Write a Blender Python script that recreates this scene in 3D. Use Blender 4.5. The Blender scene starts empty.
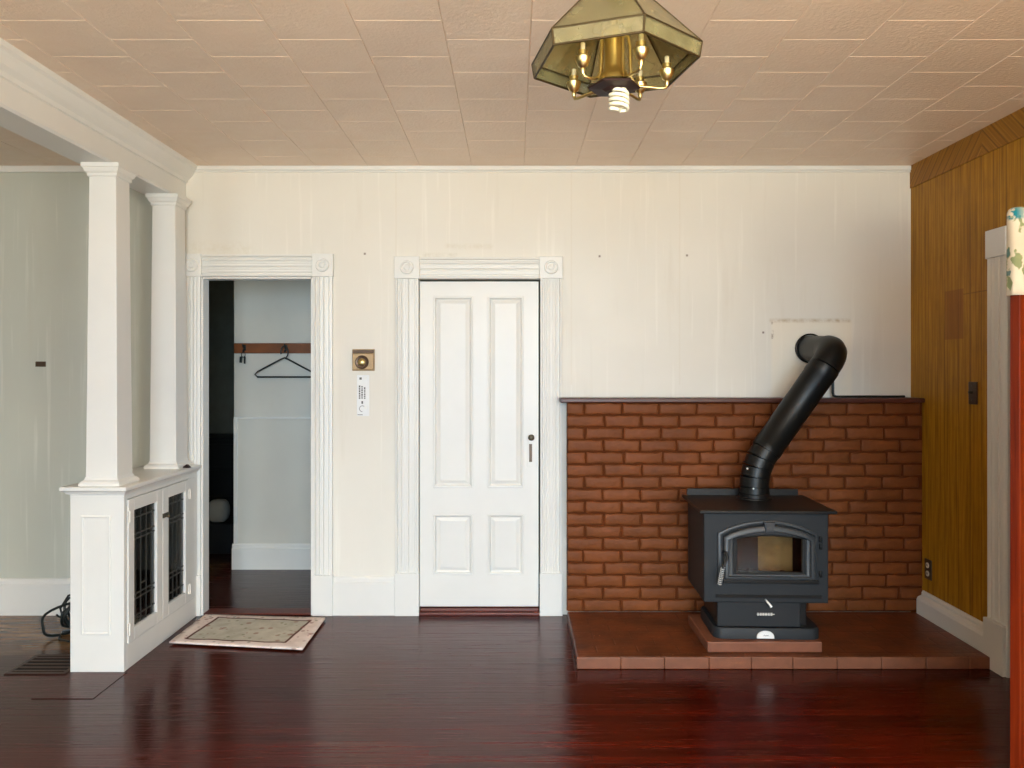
import bpy, bmesh, math, random
from mathutils import Vector, Matrix
random.seed(7)
PI = math.pi
S = bpy.context.scene
COL = S.collection

# ------------------------------------------------------------------ camera
cam_d = bpy.data.cameras.new('camera')
cam = bpy.data.objects.new('camera', cam_d); COL.objects.link(cam)
CH = 1.485
cam.location = (0, 0, CH)
cam.rotation_euler = (PI/2, 0, 0)
cam_d.sensor_width = 36.0
cam_d.lens = 36.0*769/1024
cam_d.shift_x = -2/1024
cam_d.shift_y = -13/1024
cam_d.clip_start = 0.05
S.camera = cam

# ------------------------------------------------------------------ world, lights, exposure
w = bpy.data.worlds.new('sky'); S.world = w; w.use_nodes = True
w.node_tree.nodes['Background'].inputs[0].default_value = (0.75, 0.86, 1.0, 1)
w.node_tree.nodes['Background'].inputs[1].default_value = 1.0
def area(name, loc, rot, sx, sy, power, color, spread=180):
    l = bpy.data.lights.new(name, 'AREA'); l.shape = 'RECTANGLE'; l.size = sx; l.size_y = sy
    l.energy = power; l.color = color; l.spread = math.radians(spread)
    o = bpy.data.objects.new(name, l); COL.objects.link(o); o.location = loc; o.rotation_euler = rot
    return o
REAR = -2.6
DAY = (0.56, 0.79, 1.0)
# daylight standing in each window opening of the rear and right walls
FILL_WARM = (1.0, 0.92, 0.71)     # warm fill lamps added indoors, aimed up to brighten the ceiling
for wx in (-0.55, 0.70):
    area('window_light_rear', (wx, REAR+0.02, 1.55), (PI/2-.55, 0, 0), 1.0, 1.6, 50, DAY, 98)
    area('ground_light_rear', (wx, REAR+0.35, 1.20), (PI/2+1.15, 0, 0), 1.0, 1.0, 112, FILL_WARM, 130)
area('window_light_right', (2.42-.02, -1.1, 1.55), (PI/2-.35, 0, PI/2-.55), 1.0, 1.6, 16, DAY, 105)
area('ground_light_right', (2.42-.35, -1.1, 1.2), (PI/2+.9, 0, PI/2-.55), 1.0, 1.0, 52, FILL_WARM)
area('window_light_rear', (-4.0, REAR+0.02, 1.55), (PI/2, 0, 0), 1.2, 1.6, 18, DAY)
area('ground_light_rear', (-4.0, REAR+0.30, 1.20), (PI/2+.75, 0, 0), 1.0, 1.0, 11, FILL_WARM)
area('window_light_hall', (-0.93, 5.27, 1.5), (0, PI/2, 0), 1.2, 0.6, 2, DAY)  # fill lamp added to brighten the hall; no window opening there
S.view_settings.view_transform = 'Standard'
S.view_settings.look = 'None'
S.view_settings.gamma = 1.0
S.view_settings.use_curve_mapping = False
S.view_settings.exposure = 0.78
try:
    S.cycles.max_bounces = 10; S.cycles.diffuse_bounces = 6; S.cycles.transparent_max_bounces = 16
    S.cycles.sample_clamp_indirect = 6; S.cycles.caustics_reflective = False; S.cycles.caustics_refractive = False
    S.cycles.use_denoising = True
except Exception: pass

# ------------------------------------------------------------------ materials
def lin(c):
    return tuple(((v/255)/12.92 if v/255 <= .04045 else ((v/255+.055)/1.055)**2.4) for v in c) + (1,)
class NT:
    def __init__(s, name):
        s.m = bpy.data.materials.new(name); s.m.use_nodes = True
        s.t = s.m.node_tree; s.n = s.t.nodes; s.p = s.n['Principled BSDF']
        s.co = None
    def new(s, t): return s.n.new(t)
    def link(s, a, b): s.t.links.new(a, b)
    def set(s, sock, v):
        if hasattr(v, 'links') or isinstance(v, bpy.types.NodeSocket): s.link(v, sock)
        else: sock.default_value = v
    def coord(s):
        if s.co is None: s.co = s.new('ShaderNodeTexCoord').outputs['Object']
        return s.co
    def mapv(s, scale=(1,1,1), loc=(0,0,0), rot=(0,0,0), v=None):
        m = s.new('ShaderNodeMapping'); s.link(v or s.coord(), m.inputs[0])
        m.inputs['Scale'].default_value = scale; m.inputs['Location'].default_value = loc; m.inputs['Rotation'].default_value = rot
        return m.outputs[0]
    def noise(s, scale=5, detail=4, stretch=(1,1,1), rough=.55, v=None):
        n = s.new('ShaderNodeTexNoise'); s.link(v or s.mapv(stretch), n.inputs['Vector'])
        n.inputs['Scale'].default_value = scale; n.inputs['Detail'].default_value = detail; n.inputs['Roughness'].default_value = rough
        return n.outputs['Fac']
    def ramp(s, f, stops):
        r = s.new('ShaderNodeValToRGB'); s.link(f, r.inputs[0])
        e = r.color_ramp.elements
        while len(e) < len(stops): e.new(.5)
        for k, (p, c) in enumerate(stops): e[k].position = p; e[k].color = c if len(c) == 4 else lin(c)
        return r.outputs[0]
    def mix(s, f, a, b, mode='MIX'):
        x = s.new('ShaderNodeMix'); x.data_type = 'RGBA'; x.blend_type = mode
        s.set(x.inputs[0], f); s.set(x.inputs[6], a); s.set(x.inputs[7], b)
        return x.outputs[2]
    def math(s, op, a, b=0.0, clamp=False):
        x = s.new('ShaderNodeMath'); x.operation = op; x.use_clamp = clamp
        s.set(x.inputs[0], a); s.set(x.inputs[1], b)
        return x.outputs[0]
    def range(s, v, a, b, lo=0.0, hi=1.0):
        x = s.new('ShaderNodeMapRange'); s.set(x.inputs[0], v)
        x.inputs[1].default_value = a; x.inputs[2].default_value = b; x.inputs[3].default_value = lo; x.inputs[4].default_value = hi
        return x.outputs[0]
    def sep(s, v=None):
        x = s.new('ShaderNodeSeparateXYZ'); s.link(v or s.coord(), x.inputs[0]); return x.outputs
    def comb(s, a, b, c=0.0):
        x = s.new('ShaderNodeCombineXYZ'); s.set(x.inputs[0], a); s.set(x.inputs[1], b); s.set(x.inputs[2], c); return x.outputs[0]
    def bump(s, h, strength=.3, dist=.01, normal=None):
        b = s.new('ShaderNodeBump'); b.inputs['Strength'].default_value = strength; b.inputs['Distance'].default_value = dist
        s.link(h, b.inputs['Height'])
        if normal: s.link(normal, b.inputs['Normal'])
        s.link(b.outputs[0], s.p.inputs['Normal']); return b.outputs[0]
    def rect(s, a, b, a0, a1, b0, b1, soft=.01):
        m = s.math('MULTIPLY', s.range(a, a0-soft, a0+soft), s.range(a, a1-soft, a1+soft, 1, 0))
        k = s.math('MULTIPLY', s.range(b, b0-soft, b0+soft), s.range(b, b1-soft, b1+soft, 1, 0))
        return s.math('MULTIPLY', m, k)
    def out(s, color, rough=.5, metal=0, spec=.5):
        s.set(s.p.inputs['Base Color'], color); s.set(s.p.inputs['Roughness'], rough); s.p.inputs['Metallic'].default_value = metal
        s.p.inputs['Specular IOR Level'].default_value = spec
        return s.m
def simple(name, c, rough=.5, metal=0, var=.12, scale=8, bump=0, bscale=60, spec=.5):
    t = NT(name); c = lin(c)
    c2 = tuple(v*(1-var) for v in c[:3]) + (1,)
    col = t.ramp(t.noise(scale), [(.3, c2), (.7, c)])
    if bump: t.bump(t.noise(bscale, 3), bump, .004)
    return t.out(col, rough, metal, spec)

def paint_wall(name, c, seams=(), marks=True):
    t = NT(name); x, y, z = t.sep()
    base = lin(c); c2 = tuple(v*.95 for v in base[:3])+(1,)
    col = t.ramp(t.noise(1.3, 5), [(.3, c2), (.7, base)])
    streak = t.range(t.noise(9, 3, (3.0, 1, .12)), .58, .72)
    col = t.mix(t.math('MULTIPLY', streak, .22), col, lin((250,247,238)))
    streak2 = t.range(t.noise(6, 3, (2.0, 1, .2)), .60, .75)
    col = t.mix(t.math('MULTIPLY', streak2, .10), col, lin((176,160,132)))
    if marks:
        nz = t.noise(40, 4)
        def mark(a0, a1, b0, b1, colr, amt, soft=.01, th=(.45,.6)):
            nonlocal col
            f = t.math('MULTIPLY', t.rect(x, z, a0, a1, b0, b1, soft), t.math('MULTIPLY', t.range(nz, th[0], th[1]), amt))
            col = t.mix(f, col, lin(colr))
        for sx in (-.72, 1.01, .35):
            mark(sx-.003, sx+.003, 1.4, 2.72, (190,172,140), .16, .004, (.2,.4))
        # patched plaster round the flue
        mark(1.57, 2.06, 1.33, 1.79, (236,226,205), .5, .012, (.0,.2))
        mark(1.56, 2.05, 1.783, 1.803, (168,140,84), .65, .008, (.25,.7))
        mark(1.57, 1.582, 1.68, 1.79, (120,90,50), .55, .004, (.48,.58))
        # smudges above the closed door
        mark(-.55, -.34, 2.185, 2.198, (150,132,92), .45, .012, (.35,.75))
        mark(-.42, -.13, 2.235, 2.255, (180,160,118), .35, .014, (.3,.75))
        mark(-1.99, -1.6, 2.19, 2.26, (190,172,130), .25, .03, (.3,.8))
        for (mx, mz) in ((.522,2.185),(1.055,2.19),(-.91,2.20),(-2.0,1.9),(1.52,1.72)):
            mark(mx-.006, mx+.006, mz-.006, mz+.006, (90,60,35), .8, .003, (-.2,-.1))
    t.bump(t.noise(35, 4), .12, .004)
    return t.out(col, t.range(t.noise(3, 3), .3, .7, .42, .6), 0, .35)

M = {}
M['wall'] = paint_wall('cream_wall_paint', (224,220,209))
M['wall_grey'] = paint_wall('grey_green_wall_paint', (195,197,184), marks=False)
M['white'] = simple('white_gloss_paint', (224,223,217), .38, var=.05, scale=3, bump=.06, bscale=25)
M['hall'] = simple('hall_grey_paint', (206,204,194), .5, var=.06, scale=2)
M['dark_room'] = simple('dark_green_paint', (150,152,136), .8, var=.2)
M['dark_wall_void'] = simple('unlit_room_paint', (90,88,80), .9)

# dark red varnished floor boards running across the room
t = NT('red_varnished_floorboards'); x, y, z = t.sep()
br = t.new('ShaderNodeTexBrick'); t.link(t.mapv((1,1,1), (3.1, .02, 0)), br.inputs['Vector'])
for k, v in (('Scale',1), ('Mortar Size',.0012), ('Mortar Smooth',.2), ('Bias',0), ('Brick Width',1.7), ('Row Height',.0575)): br.inputs[k].default_value = v
br.offset = .37; br.inputs['Color1'].default_value = (.2,.2,.2,1); br.inputs['Color2'].default_value = (.8,.8,.8,1); br.inputs['Mortar'].default_value = (0,0,0,1)
grain = t.noise(7, 6, (.35, 9, 1))
base = t.ramp(grain, [(.25, (48,8,2)), (.55, (72,14,3)), (.8, (92,24,8))])
base = t.mix(.6, base, br.outputs['Color'], 'OVERLAY')
wornm = t.math('MULTIPLY', t.rect(x, y, -5.5, -2.25, 4.08, 6.0, .10), t.range(t.noise(3, 4), .35, .55, .45, 1))
base = t.mix(wornm, base, t.ramp(t.noise(4, 5, (1, 5, 1)), [(.35, (120,86,50)), (.65, (178,138,90))]))
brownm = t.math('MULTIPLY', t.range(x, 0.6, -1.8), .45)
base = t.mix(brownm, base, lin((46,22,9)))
speck = t.range(t.noise(38, 2), .755, .78)
base = t.mix(t.math('MULTIPLY', speck, .6), base, lin((150,120,95)))
base = t.mix(t.math('MULTIPLY', br.outputs['Fac'], .75), base, lin((22,8,5)))
ro = t.range(t.noise(5, 6, (.5, 12, 1), .7), .35, .7, .10, .34)
h = t.math('ADD', t.math('MULTIPLY', br.outputs['Fac'], -1.0), t.math('MULTIPLY', t.noise(6, 5, (.4, 10, 1)), 1.2))
t.bump(h, .35, .0022)
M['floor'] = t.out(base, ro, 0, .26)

t = NT('pressed_ceiling_tile')
col = t.ramp(t.noise(1.1, 4), [(.3, (226,204,182)), (.7, (238,217,196))])
b1 = t.noise(60, 3, rough=.6)
t.bump(b1, .9, .0035)
M['ceiling'] = t.out(col, t.range(t.noise(14, 3), .3, .7, .34, .5), 0, .5)

# wood-grain panelling
def panel_mat(name, diag=False, cs=((130,86,12),(162,114,22),(192,142,42))):
    t = NT(name); x, y, z = t.sep()
    if diag:
        s1 = t.math('ADD', y, z)
        s2 = t.math('ADD', y, t.math('MULTIPLY', z, -1.0))
        sel = t.range(y, 3.969, 3.971)
        s_ = t.math('ADD', t.math('MULTIPLY', s1, sel), t.math('MULTIPLY', s2, t.math('SUBTRACT', 1.0, sel)))
        v = t.comb(t.math('MULTIPLY', s_, 1.0), 0.0, t.math('MULTIPLY', z, .05))
        fr = t.math('FRACT', t.math('MULTIPLY', s_, 13))
        groove = t.math('LESS_THAN', fr, .14)
    else:
        v = t.comb(y, 0.0, t.math('MULTIPLY', z, .045))
        fr = t.math('FRACT', t.math('MULTIPLY', y, 9.8))
        fr2 = t.math('FRACT', t.math('ADD', t.math('MULTIPLY', y, 4.1), .3))
        groove = t.math('MAXIMUM', t.math('LESS_THAN', fr, .05), t.math('LESS_THAN', fr2, .025))
    n = t.noise(45, 6, v=v, rough=.6)
    col = t.ramp(n, [(.3, cs[0]), (.5, cs[1]), (.75, cs[2])])
    if not diag:
        fig = t.noise(16, 4, v=t.comb(y, 0.0, t.math('MULTIPLY', z, .6)))
        col = t.mix(t.math('MULTIPLY', t.range(fig, .5, .75), .3), col, lin((120,76,24)))
        pm = t.rect(y, z, 4.14, 4.32, 1.66, 1.93, .003)
        col = t.mix(t.math('MULTIPLY', pm, .6), col, lin((132,78,28)))
        jl = t.rect(y, z, 3.0, 4.14, 1.895, 1.90, .002)
        groove = t.math('MAXIMUM', groove, jl)
    col = t.mix(t.math('MULTIPLY', groove, .5), col, lin((84,52,16)))
    t.bump(t.math('MULTIPLY', groove, -1.0), .4, .003)
    return t.out(col, .5, 0, .25)
M['panel'] = panel_mat('wood_grain_wall_panelling')
M['panel_diag'] = panel_mat('diagonal_board_frieze', True, ((120,78,18),(146,100,30),(174,128,50)))

t = NT('painted_brick')
col = t.ramp(t.noise(5, 5), [(.3, (102,55,22)), (.7, (122,67,30))])
col = t.mix(t.math('MULTIPLY', t.range(t.noise(16, 5), .55, .75), .3), col, lin((138,80,54)))
t.bump(t.noise(45, 5), .5, .006)
M['brick'] = t.out(col, .55, 0, .2)
M['mortar'] = simple('painted_mortar', (90,45,20), .8, spec=.08, bump=.4, var=.2)  # brick paint made darker, the shade of the recessed joints put into its colour
t = NT('painted_hearth_paving'); x, y, z = t.sep()
br = t.new('ShaderNodeTexBrick'); t.link(t.mapv(), br.inputs['Vector'])
for k, v in (('Scale',1), ('Mortar Size',.006), ('Mortar Smooth',.5), ('Brick Width',.21), ('Row Height',.105)): br.inputs[k].default_value = v
col = t.ramp(t.noise(7, 6), [(.3, (70,34,14)), (.7, (118,62,32))])
col = t.mix(t.math('MULTIPLY', br.outputs['Fac'], .45), col, lin((60,28,12)))
col = t.mix(t.range(t.noise(55, 3), .70, .74), col, lin((170,120,85)))
t.bump(t.math('ADD', t.math('MULTIPLY', br.outputs['Fac'], -1.0), t.noise(30, 4)), .5, .004)
M['hearth_top'] = t.out(col, .38, 0, .45)
M['hearth_edge'] = simple('hearth_brick_edge', (124,74,48), .5, var=.3, scale=12, bump=.4)
M['board'] = simple('stove_board_tile', (124,74,50), .5, var=.25, scale=14, bump=.2)
M['brick_cap'] = simple('brick_cap_paint', (80,38,28), .4, var=.2)

M['iron'] = simple('charcoal_stove_paint', (33,35,37), .55, var=.12, scale=10, bump=.12, bscale=120, spec=.3)
M['iron_dark'] = simple('black_stove_top', (24,21,19), .42, var=.3, scale=9, bump=.15, spec=.3)
M['iron_trim'] = simple('cast_door_grey', (50,52,54), .45, var=.15, scale=14)
M['pipe'] = simple('black_stovepipe', (15,16,15), .4, var=.25, scale=8, spec=.3)
M['steel'] = simple('bright_steel', (214,213,208), .3, .45)
M['firebrick'] = simple('tan_firebrick', (212,186,140), .9, var=.35, scale=12, bump=.3)
M['soot'] = simple('sooty_lining', (58,44,42), .9, var=.4)
M['ash'] = simple('ash_bed', (120,78,46), .9, var=.5, scale=30)
M['badge'] = simple('white_badge', (235,235,230), .35)
M['ink'] = simple('grey_ink', (92,92,92), .6)
M['brass'] = simple('polished_brass', (222,200,140), .3, 1.0, var=.15)
M['brass_old'] = simple('aged_brass_plate', (168,138,98), .4, .3, var=.25, scale=30)
M['bronze'] = simple('dark_came', (72,58,32), .45, .6)
M['cup_dark'] = simple('dark_bronze_disc', (48,26,20), .5, .3)
M['cfl'] = simple('white_spiral_tube', (232,226,200), .35, var=.03)
M['candle'] = simple('ivory_candle_sleeve', (226,214,180), .5)
M['black_plastic'] = simple('black_plastic', (22,28,26), .35)
M['coat_wood'] = simple('brown_coat_rail', (128,70,26), .45, var=.35, scale=10)
M['hinge'] = simple('painted_hinge', (225,222,214), .4)
M['old_metal'] = simple('old_dark_metal', (92,84,68), .4, .7)
M['cab_in'] = simple('cabinet_inside_wood', (96,66,40), .6, var=.3, scale=10)
M['lead'] = simple('lead_came', (82,78,70), .45, .5)
M['plate_dark'] = simple('brown_metal_plate', (84,64,48), .35, .5)
M['outlet'] = simple('ivory_outlet', (206,196,176), .4)
M['vent'] = simple('brown_floor_vent', (60,36,24), .4, .3)
M['void'] = simple('dark_duct', (14,10,8), .9)
M['threshold'] = simple('red_brown_threshold', (96,40,26), .4, var=.3)
M['paper'] = simple('white_label_paper', (228,230,230), .5, var=.05)
M['dresser'] = simple('black_dresser_wood', (14,14,15), .5)
M['sack'] = simple('pale_cushion_cloth', (150,150,142), .8)
t = NT('red_stained_door_wood')
col = t.ramp(t.noise(10, 6, (6, 6, .25)), [(.3, (92,24,6)), (.6, (122,40,12)), (.8, (140,64,28))])
t.bump(t.noise(60, 3), .1, .003)
M['red_wood'] = t.out(col, .22, 0, .5)

def glass(name, tint, rough=.03, fac=.12, dirt=None, dfac=0.0):
    m = bpy.data.materials.new(name); m.use_nodes = True; t = m.node_tree; n = t.nodes
    n.remove(n['Principled BSDF']); o = n['Material Output']
    tr = n.new('ShaderNodeBsdfTransparent'); tr.inputs[0].default_value = lin(tint)
    gl = n.new('ShaderNodeBsdfGlossy'); gl.inputs['Roughness'].default_value = rough
    lw = n.new('ShaderNodeFresnel'); lw.inputs[0].default_value = 1.5
    mx = n.new('ShaderNodeMixShader')
    ad = n.new('ShaderNodeMath'); ad.operation = 'ADD'; ad.inputs[1].default_value = fac; ad.use_clamp = True
    t.links.new(lw.outputs[0], ad.inputs[0]); t.links.new(ad.outputs[0], mx.inputs[0])
    t.links.new(tr.outputs[0], mx.inputs[1]); t.links.new(gl.outputs[0], mx.inputs[2])
    last = mx
    if dirt:
        df = n.new('ShaderNodeBsdfDiffuse'); df.inputs[0].default_value = lin(dirt)
        tl = n.new('ShaderNodeBsdfTranslucent'); tl.inputs[0].default_value = lin(dirt)
        m0 = n.new('ShaderNodeMixShader'); m0.inputs[0].default_value = .5
        t.links.new(df.outputs[0], m0.inputs[1]); t.links.new(tl.outputs[0], m0.inputs[2])
        m2 = n.new('ShaderNodeMixShader'); m2.inputs[0].default_value = dfac
        nz = n.new('ShaderNodeTexNoise'); nz.inputs['Scale'].default_value = 25
        tc = n.new('ShaderNodeTexCoord'); t.links.new(tc.outputs['Object'], nz.inputs['Vector'])
        mr = n.new('ShaderNodeMapRange'); mr.inputs[3].default_value = dfac*.7; mr.inputs[4].default_value = min(1, dfac*1.3)
        mr.inputs[1].default_value = .3; mr.inputs[2].default_value = .7
        t.links.new(nz.outputs[0], mr.inputs[0]); t.links.new(mr.outputs[0], m2.inputs[0])
        t.links.new(mx.outputs[0], m2.inputs[1]); t.links.new(m0.outputs[0], m2.inputs[2]); last = m2
        bp = n.new('ShaderNodeBump'); bp.inputs['Strength'].default_value = .4; bp.inputs['Distance'].default_value = .004
        t.links.new(nz.outputs[0], bp.inputs['Height']); t.links.new(bp.outputs[0], gl.inputs['Normal'])
    t.links.new(last.outputs[0], o.inputs[0])
    return m
M['stove_glass'] = glass('stove_glass', (226,220,210), .05, .03)
M['cab_glass'] = glass('cabinet_glass', (200,200,190), .06, .02)
M['shade_glass'] = glass('seeded_shade_glass', (222,219,190), .12, .02, (214,206,162), .24)

t = NT('floral_cloth'); x, y, z = t.sep()
col = t.ramp(t.noise(6, 3), [(.3, (200,186,160)), (.7, (216,204,180))])
dn = t.new('ShaderNodeTexNoise'); t.link(t.coord(), dn.inputs['Vector']); dn.inputs['Scale'].default_value = 26
va = t.new('ShaderNodeVectorMath'); va.operation = 'SCALE'; t.link(dn.outputs['Color'], va.inputs[0]); va.inputs['Scale'].default_value = .05
vb = t.new('ShaderNodeVectorMath'); t.link(t.coord(), vb.inputs[0]); t.link(va.outputs[0], vb.inputs[1])
def blot(sc, a, b, c, stretch=(1,1,1), seed=0.0, rot=0.0, amt=.9):
    global col
    v = t.new('ShaderNodeTexVoronoi'); v.inputs['Scale'].default_value = sc
    t.link(t.mapv(stretch, (seed, seed, seed), (0, rot, 0), v=vb.outputs[0]), v.inputs['Vector'])
    col = t.mix(t.math('MULTIPLY', t.range(v.outputs['Distance'], b, a), amt), col, lin(c))
blot(20, .26, .31, (120,130,86), (1,1,.35), 2.3, .5)
blot(26, .17, .22, (138,142,100), (.4,1,1), 4.4, .4)
blot(13, .17, .22, (80,116,112), (1,1,1), 5.1)
blot(17, .09, .12, (186,120,98), (1,1,1), 7.7)
col = t.mix(t.math('MULTIPLY', t.math('MULTIPLY', t.range(z, 1.995, 2.004), t.range(x, .70, .74)), t.range(t.noise(30, 3), .42, .5)), col, lin((30,118,128)))
t.bump(t.noise(200, 2), .2, .001)
M['cloth'] = t.out(col, .85, 0, .1)

# mat: border band, dark line, sage field with small flowers (local coords: u along x, v along y, metres from mat centre)
t = NT('floral_mat_weave'); x, y, z = t.sep()
inner = t.rect(x, y, -.275, .275, -.175, .175, .003)
line = t.rect(x, y, -.290, .290, -.190, .190, .003)
cb = t.ramp(t.noise(14, 3), [(.3, (210,192,182)), (.7, (230,214,204))])
ci = t.ramp(t.noise(14, 3), [(.3, (172,166,150)), (.7, (196,190,174))])
col = t.mix(line, cb, lin((92,58,50)))
col = t.mix(inner, col, ci)
def blot2(sc, a, b, c, seed, amt=1.0):
    global col
    v = t.new('ShaderNodeTexVoronoi'); v.inputs['Scale'].default_value = sc
    t.link(t.mapv((1,1,0), (seed, seed*.7, 0)), v.inputs['Vector'])
    col = t.mix(t.math('MULTIPLY', t.range(v.outputs['Distance'], b, a), amt), col, lin(c))
blot2(13, .15, .24, (136,88,78), 3.1, .6)
blot2(18, .12, .22, (104,108,80), 1.7, .6)
blot2(20, .08, .16, (140,84,76), 9.2, .7)
t.bump(t.noise(260, 2), .4, .002)
M['rug'] = t.out(col, .95, 0, .1)

# ------------------------------------------------------------------ mesh helper
class B:
    def __init__(s): s.bm = bmesh.new()
    def quad(s, pts):
        vs = [s.bm.verts.new(p) for p in pts]; s.bm.faces.new(vs); return vs
    def box(s, x0, x1, y0, y1, z0, z1):
        v = [s.bm.verts.new((x, y, z)) for z in (z0, z1) for x, y in ((x0,y0),(x1,y0),(x1,y1),(x0,y1))]
        for f in ((3,2,1,0),(4,5,6,7),(0,1,5,4),(1,2,6,5),(2,3,7,6),(3,0,4,7)): s.bm.faces.new([v[i] for i in f])
        return s
    def loft(s, rings, closed=True, caps=True):
        R = [[s.bm.verts.new(p) for p in r] for r in rings]
        n = len(R[0])
        for a, b in zip(R, R[1:]):
            for i in range(n if closed else n-1):
                j = (i+1) % n
                s.bm.faces.new((a[i], a[j], b[j], b[i]))
        if caps and closed:
            s.bm.faces.new(list(reversed(R[0]))); s.bm.faces.new(R[-1])
        return s
    def prism(s, poly, f, a, b):
        """poly: (u,v) points, f(u,v,t)->xyz"""
        return s.loft([[f(u, v, a) for u, v in poly], [f(u, v, b) for u, v in poly]])
    def lathe(s, prof, c=(0,0,0), axis='Z', seg=24, caps=True):
        rings = []
        for r, h in prof:
            ring = []
            for k in range(seg):
                a = 2*PI*k/seg; p, q = r*math.cos(a), r*math.sin(a)
                ring.append({'Z': (c[0]+p, c[1]+q, c[2]+h), 'Y': (c[0]+p, c[1]+h, c[2]+q), 'X': (c[0]+h, c[1]+p, c[2]+q)}[axis])
            rings.append(ring)
        return s.loft(rings, caps=caps)
    def tube(s, pts, r, seg=10, closed=False):
        pts = [Vector(p) for p in pts]; n = len(pts); rings = []
        rr = r if isinstance(r, (list, tuple)) else [r]*n
        up = None
        for i, p in enumerate(pts):
            if closed: d = (pts[(i+1) % n]-pts[i-1]).normalized()
            else: d = (pts[min(i+1, n-1)]-pts[max(i-1, 0)]).normalized()
            if up is None: up = Vector((0,0,1)) if abs(d.z) < .9 else Vector((1,0,0))
            a = d.cross(up)
            if a.length < 1e-4: a = d.orthogonal()
            a.normalize(); b = a.cross(d).normalized(); up = b
            rings.append([p + (a*math.cos(2*PI*k/seg)+b*math.sin(2*PI*k/seg))*rr[i] for k in range(seg)])
        if closed: rings.append(rings[0])
        if closed:
            R = [[s.bm.verts.new(p) for p in q] for q in rings[:-1]]
            for i in range(len(R)):
                a, b = R[i], R[(i+1) % len(R)]
                for k in range(seg): s.bm.faces.new((a[k], a[(k+1) % seg], b[(k+1) % seg], b[k]))
            return s
        return s.loft(rings)
    def build(s, name, mat, parent=None, bevel=0, smooth=False, kind=None, loc=None, rotz=0, seg=2):
        bm = s.bm
        bmesh.ops.recalc_face_normals(bm, faces=bm.faces[:])
        if smooth:
            for f in bm.faces: f.smooth = True
        me = bpy.data.meshes.new(name); bm.to_mesh(me); bm.free()
        o = bpy.data.objects.new(name, me); COL.objects.link(o)
        for mm in (mat if isinstance(mat, (list, tuple)) else [mat]): me.materials.append(M[mm])
        if smooth:
            try:
                me.set_sharp_from_angle(angle=math.radians(42))
            except Exception: pass
        if bevel:
            b = o.modifiers.new('bevel', 'BEVEL'); b.width = bevel; b.segments = seg; b.limit_method = 'ANGLE'; b.angle_limit = math.radians(40)
        if parent is not None: o.parent = parent
        if loc: o.location = loc
        if rotz: o.rotation_euler.z = rotz
        if kind: o['kind'] = kind
        return o
def thing(name, label, cat, loc=(0,0,0), rotz=0, group=None):
    o = bpy.data.objects.new(name, None); COL.objects.link(o); o.empty_display_size = .05
    o.location = loc; o.rotation_euler = (0,0,rotz); o['label'] = label; o['category'] = cat
    if group: o['group'] = group
    return o
def tag(o, label, cat, group=None):
    o['label'] = label; o['category'] = cat
    if group: o['group'] = group
    return o
def copy_thing(o, loc, label):
    r = o.copy(); COL.objects.link(r); r.location = loc; r['label'] = label
    for ch in list(o.children):
        c = ch.copy(); COL.objects.link(c); c.parent = r
        for g in list(ch.children):
            d = g.copy(); COL.objects.link(d); d.parent = c
    return r

# ------------------------------------------------------------------ room shell
WB, XR, XL, CZ = 4.69, 2.42, -6.0, 2.735
WT = 0.07
B().box(XL-.1, XR+1.6, REAR-.1, 8.1, -.1, 0).build('floor', 'floor', kind='structure')
# ceiling: bevelled square tiles, staggered, under a deck
cb = B(); T = .317; bz = .0035; bw = .0030
cb.box(XL-.1, XR+1.6, REAR-.1, 8.1, CZ+.0035, CZ+.12)
k0 = int((XL-.061)/T)-1
for k in range(k0, 9):
    xa = .061+k*T; xb = xa+T
    if xa > XR: break
    xa_, xb_ = max(xa, XL), min(xb, XR)
    off = 2.90 if k % 2 else 2.90-.16
    j = int((REAR-off)/T)-1
    while True:
        ya = off+j*T; yb = ya+T; j += 1
        if ya > WB: break
        ya_, yb_ = max(ya, REAR), min(yb, WB)
        if yb_-ya_ < .01 or xb_-xa_ < .01: continue
        e = bw
        o_ = [(xa_,ya_),(xb_,ya_),(xb_,yb_),(xa_,yb_)]
        i_ = [(xa_+e,ya_+e),(xb_-e,ya_+e),(xb_-e,yb_-e),(xa_+e,yb_-e)]
        V1 = [cb.bm.verts.new((p[0], p[1], CZ+bz)) for p in o_]; V2 = [cb.bm.verts.new((p[0], p[1], CZ)) for p in i_]
        cb.bm.faces.new(V2)
        for i in range(4): cb.bm.faces.new((V1[i], V1[(i+1)%4], V2[(i+1)%4], V2[i]))
cb.build('ceiling', 'ceiling', kind='structure')

# door openings in the back wall
D0 = (-1.90, -1.222, 2.057); D1 = (-.580, .160, 2.046)
b = B()
b.box(-2.05, D0[0], WB, WB+WT, 0, CZ); b.box(D0[0], D0[1], WB, WB+WT, D0[2], CZ)
b.box(D0[1], D1[0], WB, WB+WT, 0, CZ); b.box(D1[0], D1[1], WB, WB+WT, D1[2], CZ); b.box(D1[1], XR+.1, WB, WB+WT, 0, CZ)
b.build('wall_back', 'wall', kind='structure')
B().box(XL-.1, -2.05, WB, WB+WT, 0, CZ).build('wall_back_left', 'wall_grey', kind='structure')
B().box(XL-.1, XL, REAR, WB, 0, CZ).build('wall_left', 'wall_grey', kind='structure')
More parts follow.
